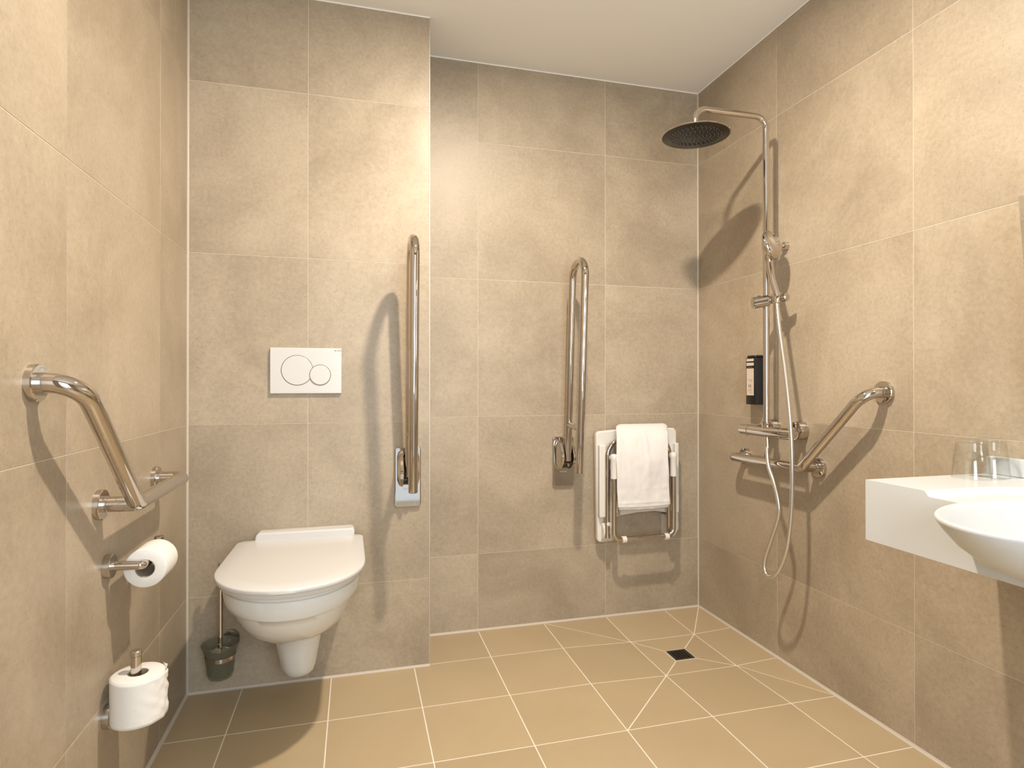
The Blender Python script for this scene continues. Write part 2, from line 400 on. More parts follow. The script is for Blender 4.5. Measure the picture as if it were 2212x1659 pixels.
# ---------------------------------------------------------------- floor drain
t = thing('floor_drain', 'square dark metal drain grate in the shower floor', 'drain', (-.34, -.4135, -.014))
zd = -SK-.004
bm = bmesh.new()
x0, x1, y0, y1 = DR
for q in ((x0, x1, y0, y0+.004), (x0, x1, y1-.004, y1), (x0, x0+.004, y0+.004, y1-.004), (x1-.004, x1, y0+.004, y1-.004)): box(bm, *q, zd-.03, zd+.0008)
finish('frame', bm, 'silicone', t)
bm = bmesh.new(); box(bm, x0+.004, x1-.004, y0+.004, y1-.004, zd-.016, zd-.013); finish('drain_pan', bm, 'steel', t)
bm = bmesh.new()
X0, X1, Y0, Y1 = x0+.0045, x1-.0045, y0+.0045, y1-.0045
gxs = [X0]; gys = [Y0]
nh = 5; w = (X1-X0); marg = .012; cell = (w-2*marg)/nh; bar = cell*.40
def cells(a0, a1):
    out = [(a0, a0+marg-bar/2, 's')]; p = a0+marg-bar/2; c = ((a1-a0)-2*marg)/nh
    for k in range(nh):
        out.append((a0+marg+c*k-bar/2, a0+marg+c*k+bar/2, 's')); out.append((a0+marg+c*k+bar/2, a0+marg+c*(k+1)-bar/2, 'h'))
    out.append((a0+marg+c*nh-bar/2, a0+marg+c*nh+bar/2, 's')); out.append((a0+marg+c*nh+bar/2, a1, 's')); return out
for a, b_, s1 in cells(X0, X1):
    for c, d, s2 in cells(Y0, Y1):
        if s1 == 'h' and s2 == 'h': continue
        box(bm, a, b_, c, d, zd-.003, zd)
bmesh.ops.remove_doubles(bm, verts=bm.verts, dist=1e-6)
finish('grate', bm, 'nozzle', t, smooth=False)
bm = bmesh.new()
for i, (a, b_, s1) in enumerate(cells(X0, X1)):
    for c, d, s2 in cells(Y0, Y1):
        if s1 == 'h' and s2 == 'h': lathe(bm, ((a+b_)/2, (c+d)/2, zd-.012), Z_, [(0, .0035), (.005, .003), (.007, 0)], 10, cap1=False)
finish('drain_strainer', bm, 'chrome', t)

# ---------------------------------------------------------------- wall-hung toilet
TX = -1.783
def dshape(w, yb, yf, z, rb=.03, nb=6, n=32, e=2.08, wb=None, k=.43):
    """D-shaped outline: square-ish back with round corners, full rounded front"""
    wb = wb if wb is not None else w*.985; ym = yf+(yb-yf)*k; pts = []
    for i in range(n+1):
        a = PI*i/n; c = math.cos(a); s = math.sin(a)
        pts.append((w*math.copysign(abs(c)**(2/e), c), ym-(ym-yf)*abs(s)**(2/e)))
    for i in range(nb+1):
        a = PI/2*i/nb; pts.append((-wb+rb-rb*math.cos(a), yb-rb+rb*math.sin(a)))
    for i in range(nb+1):
        a = PI/2*i/nb; pts.append((wb-rb+rb*math.sin(a), yb-rb+rb*math.cos(a)))
    return [Vector((TX+x, y, z)) for x, y in pts]
t = thing('toilet', 'white wall-hung toilet with closed lid', 'toilet', (TX, YT, .12))
bm = bmesh.new(); Yb = YT
rings = [dshape(w*.985, Yb, yf+.026, z+.004, rb_) for w, yf, z, rb_ in ((.040, -.60, .296, .02), (.082, -.68, .300, .03), (.118, -.735, .314, .03), (.147, -.785, .342, .03), (.163, -.822, .374, .03), (.1715, -.846, .405, .03), (.176, -.8575, .4255, .03),
         (.1845, -.8605, .4265, .03), (.193, -.863, .431, .03), (.1975, -.869, .450, .03), (.1995, -.873, .470, .03), (.1995, -.8735, .482, .03), (.1955, -.869, .4835, .03), (.1955, -.869, .4860, .03), (.1995, -.875, .4875, .03), (.2005, -.877, .494, .03))]
loft(bm, rings); bmesh.ops.recalc_face_normals(bm, faces=bm.faces)
finish('bowl', bm, 'ceramic', t, angle=50)
bm = bmesh.new()
foot = lambda w, yf, z: dshape(w, YT, yf, z, .02, wb=w, k=.3)
rings = [foot(.026, -.44, .106), foot(.040, -.475, .109), foot(.0505, -.498, .122), foot(.056, -.510, .146), foot(.065, -.525, .200), foot(.073, -.54, .245), foot(.079, -.56, .285), foot(.082, -.58, .315)]
loft(bm, rings); bmesh.ops.recalc_face_normals(bm, faces=bm.faces)
finish('trap_cover', bm, 'ceramic', t, angle=60)
bm = bmesh.new()
loft(bm, [dshape(.200, -.322, -.856, .4985), dshape(.203, -.320, -.861, .501), dshape(.2035, -.318, -.862, .514), dshape(.200, -.32, -.857, .5155)]); bmesh.ops.recalc_face_normals(bm, faces=bm.faces)
finish('seat', bm, 'lid', t, angle=60)
bm = bmesh.new()
loft(bm, [dshape(.203, -.325, -.862, .516), dshape(.2105, -.318, -.874, .5165), dshape(.2125, -.316, -.877, .519), dshape(.2125, -.316, -.877, .5265), dshape(.2115, -.317, -.8755, .5295), dshape(.2085, -.320, -.872, .531), dshape(.16, -.34, -.82, .5325)])
bmesh.ops.recalc_face_normals(bm, faces=bm.faces)
finish('lid', bm, 'lid', t, angle=50)
bm = bmesh.new()
prism(bm, [(-1.944, .499), (-1.606, .499), (-1.603, .548), (-1.610, .556), (-1.925, .556), (-1.934, .549)], 'y', YT, YT-.062)
finish('hinge_block', bm, 'lid', t, bevel=.006, seg=3)

# ---------------------------------------------------------------- flush plate
t = thing('flush_plate', 'white rectangular flush plate with two round buttons above the toilet', 'flush plate', (-1.7725, YT, 1.122))
def disc_cut(bm_, cx, cz, r, y0, y1, seg=64):
    lathe(bm_, (cx, y0, cz), (0, -1, 0), [(0, r), (y0-y1, r)], seg)
bm = bmesh.new(); prism(bm, rrect(-1.895, -1.650, 1.040, 1.205, .003, 3), 'y', YT, YT-.012)
finish('plate', bm, 'lid', t, bevel=.002)
yp = YT-.012
def ring_gap(cx, cz, r): 
    bm = bmesh.new(); lathe(bm, (cx, yp+.001, cz), (0, -1, 0), [(0, r+.0005), (.0013, r+.0005), (.0013, r-.0011), (0, r-.0011)], 72, False, False); return bm
big = bmesh.new(); lathe(big, (-1.8035, yp, 1.124), (0, -1, 0), [(0, .0528), (.0014, .0528), (.002, .0518), (.002, 0)], 72)
ob = finish('large_button', big, 'lid', t, angle=12); finish('button_gap', ring_gap(-1.8035, 1.124, .0542), 'shadowgap', ob)
sm = bmesh.new(); lathe(sm, (-1.7245, yp-.0012, 1.1075), (0, -1, 0), [(-.001, .0355), (.0014, .0355), (.002, .0345), (.002, 0)], 64)
ob = finish('small_button', sm, 'lid', t, angle=12)
bmg = bmesh.new(); lathe(bmg, (-1.7245, yp, 1.1075), (0, -1, 0), [(0, .0372), (.0024, .0372), (.0024, .0352), (0, .0352)], 64, False, False)
finish('button_gap', bmg, 'shadowgap', ob)
text_part('lettering', '■ GEBERIT', .0052, 'inkgrey', t, (-1.6745, yp-.0003, 1.1945), (1, 0, 0), (0, 0, 1), .0001)

# ---------------------------------------------------------------- fold-up grab rails
def fold_rail(label, x, yw, zt):
    t = thing('folding_grab_rail', label, 'grab rail', (x, yw, .72), 'folded-up chrome support rails')
    bm = bmesh.new(); prism(bm, rrect(x-.050, x+.048, .611, .836, .009, 5), 'y', yw, yw-.013)
    pl = finish('wall_plate', bm, 'chrome', t, bevel=.004, seg=3)
    # tube: outer leg from its free lower end, round the top bend and back down to the hinge
    ro = .0162
    a = Vector((x, yw-.212, .703)); b = Vector((x, yw-.275, zt-.085)); c = Vector((x, yw-.128, zt-.085)); d = Vector((x, yw-.068, .735))
    cen = (b+c)/2; up = Vector((0, -.06, 1)).normalized(); side = (b-c)/2; rr = side.length
    arc = [cen + side*math.cos(PI*k/20) + up*rr*math.sin(PI*k/20) for k in range(21)]
    bm = bmesh.new(); sweep(bm, [a]+arc+[d], ro, 32)
    tb = finish('tube', bm, 'chrome', t)
    bm = bmesh.new(); k1 = (.888-.703)/(b.z-a.z); p = a+(b-a)*k1; k2 = (.893-.735)/(c.z-d.z); q = d+(c-d)*k2
    cyl(bm, p+Vector((0, .010, 0)), q-Vector((0, .010, 0)), .0125); finish('crossbar', bm, 'chrome', t)
    bm = bmesh.new(); ax = (a-b).normalized(); cyl(bm, a+ax*.0002, a+ax*.003, .0158, 32, .001); finish('end_cap', bm, 'steel', t)
    prof = [(yw-.013, .818), (yw-.040, .826), (yw-.066, .800), (yw-.086, .762), (yw-.088, .742), (yw-.072, .716), (yw-.046, .694), (yw-.013, .686)]
    for s in (-1, 1):
        bm = bmesh.new()
        P0 = [Vector((x+s*.021, p_[0], p_[1])) for p_ in prof]; P1 = [Vector((x+s*.034, yw+(p_[0]-yw)*.93, .755+(p_[1]-.755)*.9)) for p_ in prof]; P2 = [Vector((x+s*.0405, yw-.013+(p_[0]-yw+.013)*.45, .755+(p_[1]-.755)*.62)) for p_ in prof]
        loft(bm, [P0, P1, P2]); bmesh.ops.recalc_face_normals(bm, faces=bm.faces)
        finish('hinge_cheek', bm, 'chrome', t, bevel=.002, angle=35)
    bm = bmesh.new(); prism(bm, [(yw-.013, .80), (yw-.05, .79), (yw-.074, .75), (yw-.066, .708), (yw-.013, .695)], 'x', x-.0205, x+.0205)
    finish('pivot_block', bm, 'rubber', t, bevel=.003)
    bm = bmesh.new(); cyl(bm, (x-.0195, yw-.062, .724), (x+.0195, yw-.062, .724), .007, 20, .001); cyl(bm, (x, yw-.06, .716), (x, yw-.079, .716), .006, 20, .001); finish('pivot_bolt', bm, 'steel', t)
    text_part('lettering', 'DELABIE', .0088, 'etch', t, (x-.002, yw-.0134, .6765), (1, 0, 0), (0, 0, 1), .0001, 'CENTER')
    return t
fold_rail('chrome fold-up support rail standing upright on the wall beside the toilet', -1.409, YT, 1.588)
fold_rail('chrome fold-up support rail standing upright on the rear wall left of the folded shower seat', -.694, 0, 1.603)

# ---------------------------------------------------------------- angled grab bars
def grab_bar(label, x, s, pts, off=.078, rt=.0185):
    """s = direction away from the wall; pts = wall positions (y,z) of horizontal end, knee, raised end"""
    t = thing('angled_grab_bar', label, 'grab bar', (x, pts[1][0], pts[1][1]), 'angled chrome grab bars')
    P = lambda d, q: Vector((x+s*d, q[0], q[1]))
    e, k, h = pts
    bm = bmesh.new()
    path = fillet([P(.004, e), P(off, e), P(off, k), P(off, h), P(.004, h)], [.030, .045, .055], 10)
    sweep(bm, path, rt, 28); finish('bar', bm, 'chrome', t)
    bm = bmesh.new(); cyl(bm, P(.004, k), P(off-.002, k), rt-.001, 28); finish('knee_post', bm, 'chrome', t)
    for q in pts:
        bm = bmesh.new(); lathe(bm, P(0, q), (s, 0, 0), [(0, .0345), (.011, .0345), (.013, .033), (.0133, rt)], 48)
        fl = finish('wall_flange', bm, 'chrome', t, angle=30)
        bm = bmesh.new(); lathe(bm, P(.0133, q), (s, 0, 0), [(0, rt+.001), (.008, rt+.001), (.0085, rt-.001)], 40); finish('collar', bm, 'steel', t, angle=30)
    return t
grab_bar('chrome angled grab bar on the left wall above the toilet rolls', XL, 1, [(-.620, .802), (-1.012, .802), (-1.300, 1.078)])
grab_bar('chrome angled grab bar on the right wall below the shower mixer', 0, -1, [(-.372, .768), (-.785, .776), (-1.062, 1.049)], .078, .0170)

# ---------------------------------------------------------------- toilet roll holders and rolls
def roll(name, label, c, axis, R0, L, rc=.021):
    c = Vector(c); a = Vector(axis); t = thing(name, label, 'toilet roll', c, 'toilet rolls on the left wall')
    bm = bmesh.new(); lathe(bm, c-a*L/2, a, [(0, rc+.001), (0, R0-.003), (.002, R0-.0005), (.004, R0), (L-.004, R0), (L-.002, R0-.0005), (L, R0-.003), (L, rc+.001), (0, rc+.001)], 56, False, False)
    bmesh.ops.remove_doubles(bm, verts=bm.verts, dist=1e-6)
    for v in bm.verts:
        d = v.co-c; rad = d-a*d.dot(a)
        if rad.length > rc+.01:
            k = noise.noise(v.co*35)*.0012; v.co += rad.normalized()*k
    finish('paper', bm, 'paper', t, angle=50)
    bm = bmesh.new(); lathe(bm, c-a*(L/2-.0005), a, [(0, rc+.001), (0, rc-.0005), (L-.001, rc-.0005), (L-.001, rc+.001)], 40, False, False); finish('core', bm, 'card', t)
    return t
def flange(t, x, y, z, s, r=.0275, d=.016):
    bm = bmesh.new(); lathe(bm, (x, y, z), (s, 0, 0), [(0, r), (d-.001, r), (d, r-.001), (d, 0)], 48); finish('wall_flange', bm, 'steel', t, angle=30)
xa = -2.086
t = thing('toilet_roll_holder', 'chrome horizontal toilet roll holder on the left wall', 'toilet roll holder', (XL, -.968, .650))
flange(t, XL, -.968, .650, 1)
bm = bmesh.new(); sweep(bm, fillet([(XL+.014, -.968, .650), (xa, -.968, .647), (xa, -.845, .645), (xa, -.845, .677)], .008, 6), .0105, 24); finish('arm', bm, 'chrome', t)
bm = bmesh.new(); cyl(bm, (xa, -.845, .677), (xa, -.845, .685), .0115, 24, .001); finish('end_cap', bm, 'darksteel', t)
roll('toilet_roll', 'partly used white toilet roll on the upper horizontal holder', (xa, -.905, .6345), (0, 1, 0), .0465, .098)
t = thing('spare_roll_holder', 'chrome upright spare roll holder low on the left wall', 'toilet roll holder', (XL, -.968, .300))
flange(t, XL, -.968, .300, 1)
bm = bmesh.new(); sweep(bm, fillet([(XL+.014, -.968, .300), (xa-.014, -.968, .300), (xa-.014, -.968, .434)], .008, 6), .0115, 24); finish('arm', bm, 'chrome', t)
bm = bmesh.new(); cyl(bm, (xa-.014, -.968, .434), (xa-.014, -.968, .447), .0120, 28, .0012); finish('end_cap', bm, 'steel', t)
r2 = roll('spare_toilet_roll', 'full white toilet roll with a loose end on the lower upright holder', (xa-.010, -.966, .3400), (0, 0, 1), .056, .108)
# loose outer sheet, slightly crumpled
bm = bmesh.new(); nA, nZ = 34, 16; G = []
for i in range(nA+1):
    a = math.radians(-190+240*i/nA); row = []
    for j in range(nZ+1):
        z = .2875+.1035*j/nZ; q = max(0, i/nA-.62); lift = .0004+.030*q**1.5*(1-.35*j/nZ)
        lift += (.0045*noise.noise(Vector((a*5, z*70, 1)))+.0016*math.sin(z*230+a*9)+.0014*noise.noise(Vector((a*14, z*190, 4))))*min(1, max(0, i/nA-.42)*3.2)
        r_ = .0562+max(lift, .0004)
        if i == nA: z += .002*math.sin(j*2.1)
        row.append(bm.verts.new((xa-.010+r_*math.cos(a), -.966+r_*math.sin(a), z)))
    G.append(row)
for i in range(nA):
    for j in range(nZ): bm.faces.new((G[i][j], G[i+1][j], G[i+1][j+1], G[i][j+1]))
finish('loose_sheet', bm, 'paper', r2, angle=None, solid=.0006)

# ---------------------------------------------------------------- toilet brush
BX, BY = -2.040, -.352
t = thing('toilet_brush', 'wall-mounted toilet brush in a smoky glass cup beside the toilet', 'toilet brush', (BX, BY, .09))
bm = bmesh.new()
lathe(bm, (BX, BY, 0), Z_, [(.084, .0005), (.084, .028), (.088, .036), (.10, .0415), (.148, .0455), (.165, .0475), (.180, .053), (.200, .0600), (.2015, .0585), (.182, .0505), (.165, .0448), (.102, .0388), (.093, .031), (.091, .0005)], 48, False, False)
finish('glass_cup', bm, 'frost', t, angle=60)
bm = bmesh.new(); lathe(bm, (BX, BY, 0), Z_, [(.150, .0462), (.150, .0480), (.163, .0488), (.163, .0474)], 48, False, False); rg = finish('holder_ring', bm, 'chrome', t, solid=.0008)
bm = bmesh.new(); cyl(bm, (BX+.006, BY+.047, .158), (-2.022, YT-.01, .182), .006, 20); finish('bracket_arm', bm, 'chrome', t)
bm = bmesh.new(); lathe(bm, (-2.020, YT, .186), (0, -1, 0), [(0, .027), (.014, .027), (.015, .026), (.015, 0)], 40); finish('wall_flange', bm, 'darksteel', t, angle=30)
bm = bmesh.new(); cyl(bm, (BX, BY, .183), (BX, BY, .472), .0076, 24, .001); cyl(bm, (BX, BY, .18), (BX, BY, .20), .0086, 24, .001); finish('handle', bm, 'chrome', t)
bm = bmesh.new(); lathe(bm, (BX, BY, .176), Z_, [(0, .030), (.003, .031), (.006, .022), (.010, .012), (.010, 0)], 40); finish('brush_lid', bm, 'chrome', t)
bm = bmesh.new()
cyl(bm, (BX, BY, .10), (BX, BY, .18), .005, 12)
for i in range(70):
    a = random.random()*2*PI; z = .102+.05*random.random(); p = Vector((BX, BY, z)); d = Vector((math.cos(a), math.sin(a), random.uniform(-.3, .3)))
    cyl(bm, p, p+d*.024, .0006, 5)
finish('bristles', bm, 'black', t)

# ---------------------------------------------------------------- folded shower seat
t = thing('shower_seat', 'white folding shower seat with chrome legs folded up on the rear wall', 'shower seat', (-.35, 0, .36))
def arcpts(cx, cy, r, a0, a1, n=6): return [(cx+r*math.cos(math.radians(a0+(a1-a0)*k/n)), cy+r*math.sin(math.radians(a0+(a1-a0)*k/n))) for k in range(n+1)]
out = arcpts(-.533, .838, .022, 180, 90) + [(-.45, .866), (-.35, .870), (-.25, .870)] + arcpts(-.172, .846, .022, 90, 0) + [(-.146, .60), (-.138, .42)] + arcpts(-.158, .40, .02, 0, -80) + [(-.19, .385), (-.193, .473), (-.26, .485), (-.35, .483), (-.43, .474), (-.455, .468), (-.458, .375)] + [(-.475, .362), (-.52, .358)] + arcpts(-.532, .375, .016, 270, 180) 
bm = bmesh.new()
A = [bm.verts.new((x, -.028, z)) for x, z in out]; B = [bm.verts.new((x, -.056, z)) for x, z in out]; n = len(out)
bm.faces.new(A); bm.faces.new(B[::-1])
for i in range(n): bm.faces.new((A[i], B[i], B[(i+1) % n], A[(i+1) % n]))
bmesh.ops.recalc_face_normals(bm, faces=bm.faces)
finish('seat_panel', bm, 'plastic', t, bevel=.006, seg=3, angle=30)
for xa_, xb_ in ((-.548, -.517), (-.172, -.152)):
    bm = bmesh.new(); prism(bm, rrect(xa_, xb_, .475, .800, .006, 3), 'y', -.054, -.082); finish('side_rib', bm, 'plastic', t, bevel=.005, seg=3)
bm = bmesh.new(); prism(bm, [(-.462, .488), (-.19, .498), (-.19, .56), (-.462, .56)], 'y', -.054, -.070); finish('front_lip', bm, 'plastic', t, bevel=.006, seg=3)
for x_ in (-.531, -.205):
    bm = bmesh.new(); prism(bm, [(-.001, .462), (-.04, .462), (-.084, .436), (-.088, .41), (-.078, .385), (-.055, .362), (-.02, .352), (-.001, .352)], 'x', x_, x_+.045)
    br = finish('wall_bracket', bm, 'plastic', t, bevel=.005, seg=3)
bm = bmesh.new(); sweep(bm, fillet([(-.513, -.086, .385), (-.513, -.086, .822), (-.206, -.086, .828), (-.206, -.086, .395)], .075, 12), .0115, 24); finish('seat_frame', bm, 'chrome', t)
bm = bmesh.new(); sweep(bm, fillet([(-.500, -.128, .75), (-.500, -.128, .383), (-.208, -.128, .387), (-.208, -.128, .75)], .038, 10), .0115, 24); leg = finish('support_leg', bm, 'chrome', t)
bm = bmesh.new(); sweep(bm, fillet([(-.468, -.110, .70), (-.458, -.110, .70), (-.458, -.092, .48)], .006, 5), .004, 12); finish('stay_rod', bm, 'chrome', t)
for x_ in (-.500, -.208):
    bm = bmesh.new(); lathe(bm, (x_, -.128, .655), Z_, [(0, .0135), (.002, .0150), (.082, .0150), (.088, .0175), (.10, .0175), (.108, .013), (.111, 0)], 32, cap1=False)
    cyl(bm, (x_, -.100, .745), (x_, -.128, .745), .013, 24, .002); finish('hinge_sleeve', bm, 'plastic', t, angle=30)
for x_ in (-.452, -.243):
    bm = bmesh.new(); cyl(bm, (x_-.010, -.128, .3842), (x_+.010, -.128, .3845), .0150, 28, .001); finish('rubber_clip', bm, 'plastic', leg)
bm = bmesh.new(); lathe(bm, (-.513, -.0965, .449), (0, -1, 0), [(0, .0085), (.003, .0085), (.0042, .006), (.0042, 0)], 24); finish('screw_cap', bm, 'plastic', t)

# ---------------------------------------------------------------- towel
bm = bmesh.new()
nU, nV = 40, 90
prof = [(-.020, .70), (-.020, .84), (-.023, .866), (-.034, .882), (-.056, .887), (-.082, .878), (-.104, .855), (-.124, .82), (-.143, .74), (-.146, .64), (-.145, .56), (-.144, .532)]
LT = [-.436, -.441, -.443, -.448, -.458, -.470, -.479, -.487, -.496, -.494, -.490, -.489]
RT = [-.170, -.177, -.180, -.186, -.199, -.213, -.224, -.234, -.243, -.240, -.235, -.233]
def lerp_tab(T_, s): q = s*(len(T_)-1); i = min(int(q), len(T_)-2); return T_[i]+(T_[i+1]-T_[i])*(q-i)
path = smooth_path([Vector((0, a, b)) for a, b in prof], 9); nP = len(path); G = []
for i, p in enumerate(path):
    s = i/(nP-1); row = []
    zt = p.z
    xl = lerp_tab(LT, s); xr = lerp_tab(RT, s)
    for j in range(nU+1):
        u_ = j/nU; x = xl+(xr-xl)*u_
        y = p.y; z = p.z
        if p.y < -.1:
            wv = .0055*noise.noise(Vector((x*16, z*9, 2)))+.002*noise.noise(Vector((x*50, z*40, 5)))
            wv += .0035*math.exp(-((x+.345)/.012)**2)*max(0, min(1, (z-.60)*8))
            if x > -.36: wv += .0020*math.exp(-((z-.612)/.003)**2) - .0018*math.exp(-((z-.604)/.002)**2)
            wv += .0022*math.exp(-((z-.548)/.0022)**2)
            y -= wv
        e_ = min(u_, 1-u_)
        z -= .010*math.exp(-(e_/.04)**2)*(1 if zt > .86 else 0)
        if i == nP-1 or i > nP-4: z += .004*math.sin(u_*PI)*-1
        row.append(bm.verts.new((x, y, z)))
    G.append(row)
for i in range(nP-1):
    for j in range(nU): bm.faces.new((G[i][j], G[i][j+1], G[i+1][j+1], G[i+1][j]))
tw = finish('towel', bm, 'towel', angle=None, solid=.007, subsurf=1)
tag(tw, 'white folded towel hanging over the folded shower seat', 'towel')
# inner layer showing below the outer hem
bm = bmesh.new(); G = []
for i in range(12):
    z = .60-.0815*i/11; row = []
    for j in range(nU+1):
        u_ = j/nU; x = -.482+.243*u_; row.append(bm.verts.new((x, -.139+.002*noise.noise(Vector((x*30, z*20, 8))), z-(.003*math.sin(u_*PI)))))
    G.append(row)
for i in range(11):
    for j in range(nU): bm.faces.new((G[i][j], G[i][j+1], G[i+1][j+1], G[i+1][j]))
o = finish('inner_fold', bm, 'towel', angle=None, solid=.005, subsurf=1); o.parent = tw

# ---------------------------------------------------------------- shower column
PX, PY = -.094, -.620
t = thing('shower_column', 'chrome shower column with round overhead shower and mixer on the right wall', 'shower', (0, PY, .89))
zh = 2.088
bm = bmesh.new(); sweep(bm, fillet([(PX, PY, .905), (PX, PY, zh), (-.396, PY, zh), (-.396, PY, 2.005)], [.045, .042], 12), .0112, 28); finish('riser_pipe', bm, 'chrome', t)
bm = bmesh.new(); cyl(bm, (PX, PY, 1.205), (PX, PY, 1.985), .0118, 28); finish('upper_sleeve', bm, 'chrome', t)
HR = .124
bm = bmesh.new(); lathe(bm, (-.396, PY, 1.985), Z_, [(0, HR-.002), (.0015, HR), (.004, HR-.001), (.007, HR-.020), (.0095, .05), (.014, .024), (.024, .020), (.026, .0)], 72); hd = finish('overhead_shower', bm, 'chrome', t, angle=30)
bm = bmesh.new(); lathe(bm, (-.396, PY, 1.9852), -Z_, [(0, HR-.004), (.001, HR-.006), (.001, .098), (.0022, .096), (.0022, 0)], 72)
for rr_, nn in ((.014, 6), (.027, 10), (.040, 15), (.053, 20), (.066, 25), (.079, 30), (.090, 34)):
    for k in range(nn):
        a = 2*PI*k/nn+rr_*30; lathe(bm, (-.396+rr_*math.cos(a), PY+rr_*math.sin(a), 1.983), -Z_, [(0, .0026), (.0028, .0018), (.0028, 0)], 8, cap1=False)
o = finish('nozzle_plate', bm, 'nozzle', hd)
# wall bracket of the pipe
bm = bmesh.new(); cyl(bm, (PX, PY, 1.604), (-.012, PY, 1.604), .0095, 28); lathe(bm, (0, PY, 1.604), (-1, 0, 0), [(0, .0155), (.018, .0155), (.020, .014), (.0205, .0095)], 36); cyl(bm, (PX, PY, 1.586), (PX, PY, 1.622), .0155, 28, .001)
finish('wall_bracket', bm, 'chrome', t, angle=30)
# slider that holds the hand shower
bm = bmesh.new()
cyl(bm, (PX-.052, PY+.012, 1.380), (PX+.004, PY-.010, 1.391), .0220, 36, .003)
sl = finish('slider', bm, 'chrome', t, angle=30)
bm = bmesh.new(); cyl(bm, (PX+.006, PY-.012, 1.392), (PX+.016, PY-.045, 1.394), .0155, 32, .002)
lathe(bm, (PX+.004, PY-.055, 1.374), Z_, [(0, .0130), (.003, .0155), (.036, .0175), (.038, .0165)], 32); finish('holder_cradle', bm, 'chrome', t, angle=30)
bm = bmesh.new(); cyl(bm, (PX+.016, PY-.060, 1.394), (PX+.024, PY-.088, 1.395), .0155, 32, .003); finish('clamp_knob', bm, 'chrome', t, angle=30)
bm = bmesh.new(); box(bm, PX-.036, PX-.024, PY-.004, PY+.006, 1.398, 1.409); finish('release_lever', bm, 'darksteel', t, bevel=.002)
# thermostatic mixer
MX, MZ = -.096, .893
bm = bmesh.new(); cyl(bm, (MX, -.528, MZ), (MX, -.712, MZ), .0205, 44, .001); finish('mixer_body', bm, 'chrome', t, angle=30)
for a, b_, nm in ((-.526, -.474, 'temperature_knob'), (-.714, -.772, 'flow_knob')):
    bm = bmesh.new(); d = -1 if b_ < a else 1; L_ = abs(b_-a)
    lathe(bm, (MX, a, MZ), (0, d, 0), [(0, .0200), (.001, .0208), (L_-.004, .0208), (L_-.001, .0190), (L_, .0165), (L_-.0015, .0150), (L_-.0015, 0)], 44)
    finish(nm, bm, 'chrome', t, angle=30)
bm = bmesh.new(); lathe(bm, (MX, -.500, MZ-.018), (0, 0, -1), [(0, .007), (.007, .005), (.0085, 0)], 16, cap1=False); finish('limit_button', bm, 'chrome', t)
for y_ in (-.552, -.702):
    bm = bmesh.new(); lathe(bm, (0, y_, MZ+.008), (-1, 0, 0), [(0, .034), (.030, .034), (.033, .0325), (.0335, .016)], 44); finish('escutcheon', bm, 'chrome', t, angle=30)
    bm = bmesh.new(); lathe(bm, (-.033, y_, MZ+.006), (-1, 0, 0), [(0, .0150), (.012, .0150), (.014, .0185), (.030, .0185), (.046, .013)], 6, True, True); finish('union_nut', bm, 'chrome', t, angle=30)
bm = bmesh.new(); lathe(bm, (PX, PY, .908), Z_, [(0, .0165), (.004, .0175), (.020, .0175), (.022, .0125)], 36); cyl(bm, (PX, PY, MZ+.012), (PX, PY, .910), .014, 30); finish('pipe_nut', bm, 'chrome', t, angle=30)

# ---------------------------------------------------------------- hand shower with hose
t = thing('hand_shower', 'chrome hand shower with long metal hose hanging in its slider holder', 'hand shower', (-.10, -.68, 1.39))
hc = Vector((-.106, -.672, 1.592)); nd = Vector((-.38, .88, -.24)).normalized()    # spray direction
bm = bmesh.new(); lathe(bm, hc, -nd, [(-.012, .051), (-.010, .0545), (-.004, .0555), (.003, .0535), (.010, .0465), (.016, .034), (.020, .017), (.0205, 0)], 48, cap1=False); sh = finish('spray_head', bm, 'chrome', t, angle=60)
bm = bmesh.new(); lathe(bm, hc+nd*.0122, nd, [(0, .046), (.0015, .045), (.0015, 0)], 40); o = finish('spray_face', bm, 'plastic', sh)
hb = Vector((-.092, -.677, 1.408)); up_ = (Vector((0, 0, 1))-nd*nd.z).normalized()
hp = smooth_path([hc-nd*.012+up_*.030, hc-nd*.013, Vector((-.106, -.652, 1.556)), Vector((-.103, -.650, 1.530)), Vector((-.098, -.660, 1.465)), hb], 8); n = len(hp)
def hr(q):
    T_ = ((0, .007), (.18, .012), (.34, .021), (.42, .019), (.58, .0145), (.8, .0128), (1, .0115))
    for (a_, ra), (b_, rb_) in zip(T_, T_[1:]):
        if q <= b_: return ra+(rb_-ra)*(q-a_)/(b_-a_)
    return T_[-1][1]
bm = bmesh.new(); sweep(bm, hp, .012, 28, rads=[hr(i/(n-1)) for i in range(n)]); finish('handle', bm, 'chrome', t)
bm = bmesh.new(); lathe(bm, hc-nd*.019+up_*.028, -nd, [(0, .0085), (.004, .0085), (.005, .007), (.005, 0)], 24); finish('select_button', bm, 'darksteel', t)
hose = [(PX, -.622, .878), (-.096, -.626, .850), (-.105, -.640, .806), (-.117, -.664, .764), (-.125, -.700, .718), (-.128, -.724, .664), (-.129, -.733, .618), (-.130, -.723, .571), (-.132, -.692, .496), (-.133, -.664, .429), (-.135, -.660, .392), (-.135, -.674, .370), (-.135, -.704, .371), (-.135, -.740, .406), (-.133, -.774, .477), (-.130, -.791, .571), (-.127, -.797, .669), (-.125, -.796, .782), (-.123, -.787, .911), (-.120, -.770, 1.024), (-.113, -.743, 1.14), (-.105, -.708, 1.276), (-.092, -.678, 1.374), (-.092, -.676, 1.392)]
bm = bmesh.new(); sweep(bm, smooth_path(hose, 8), .0074, 20); finish('hose', bm, 'hose', t)
bm = bmesh.new(); cyl(bm, (PX, -.622, .880), (PX-.003, -.630, .828), .0095, 24, .001); finish('hose_nut', bm, 'chrome', t)

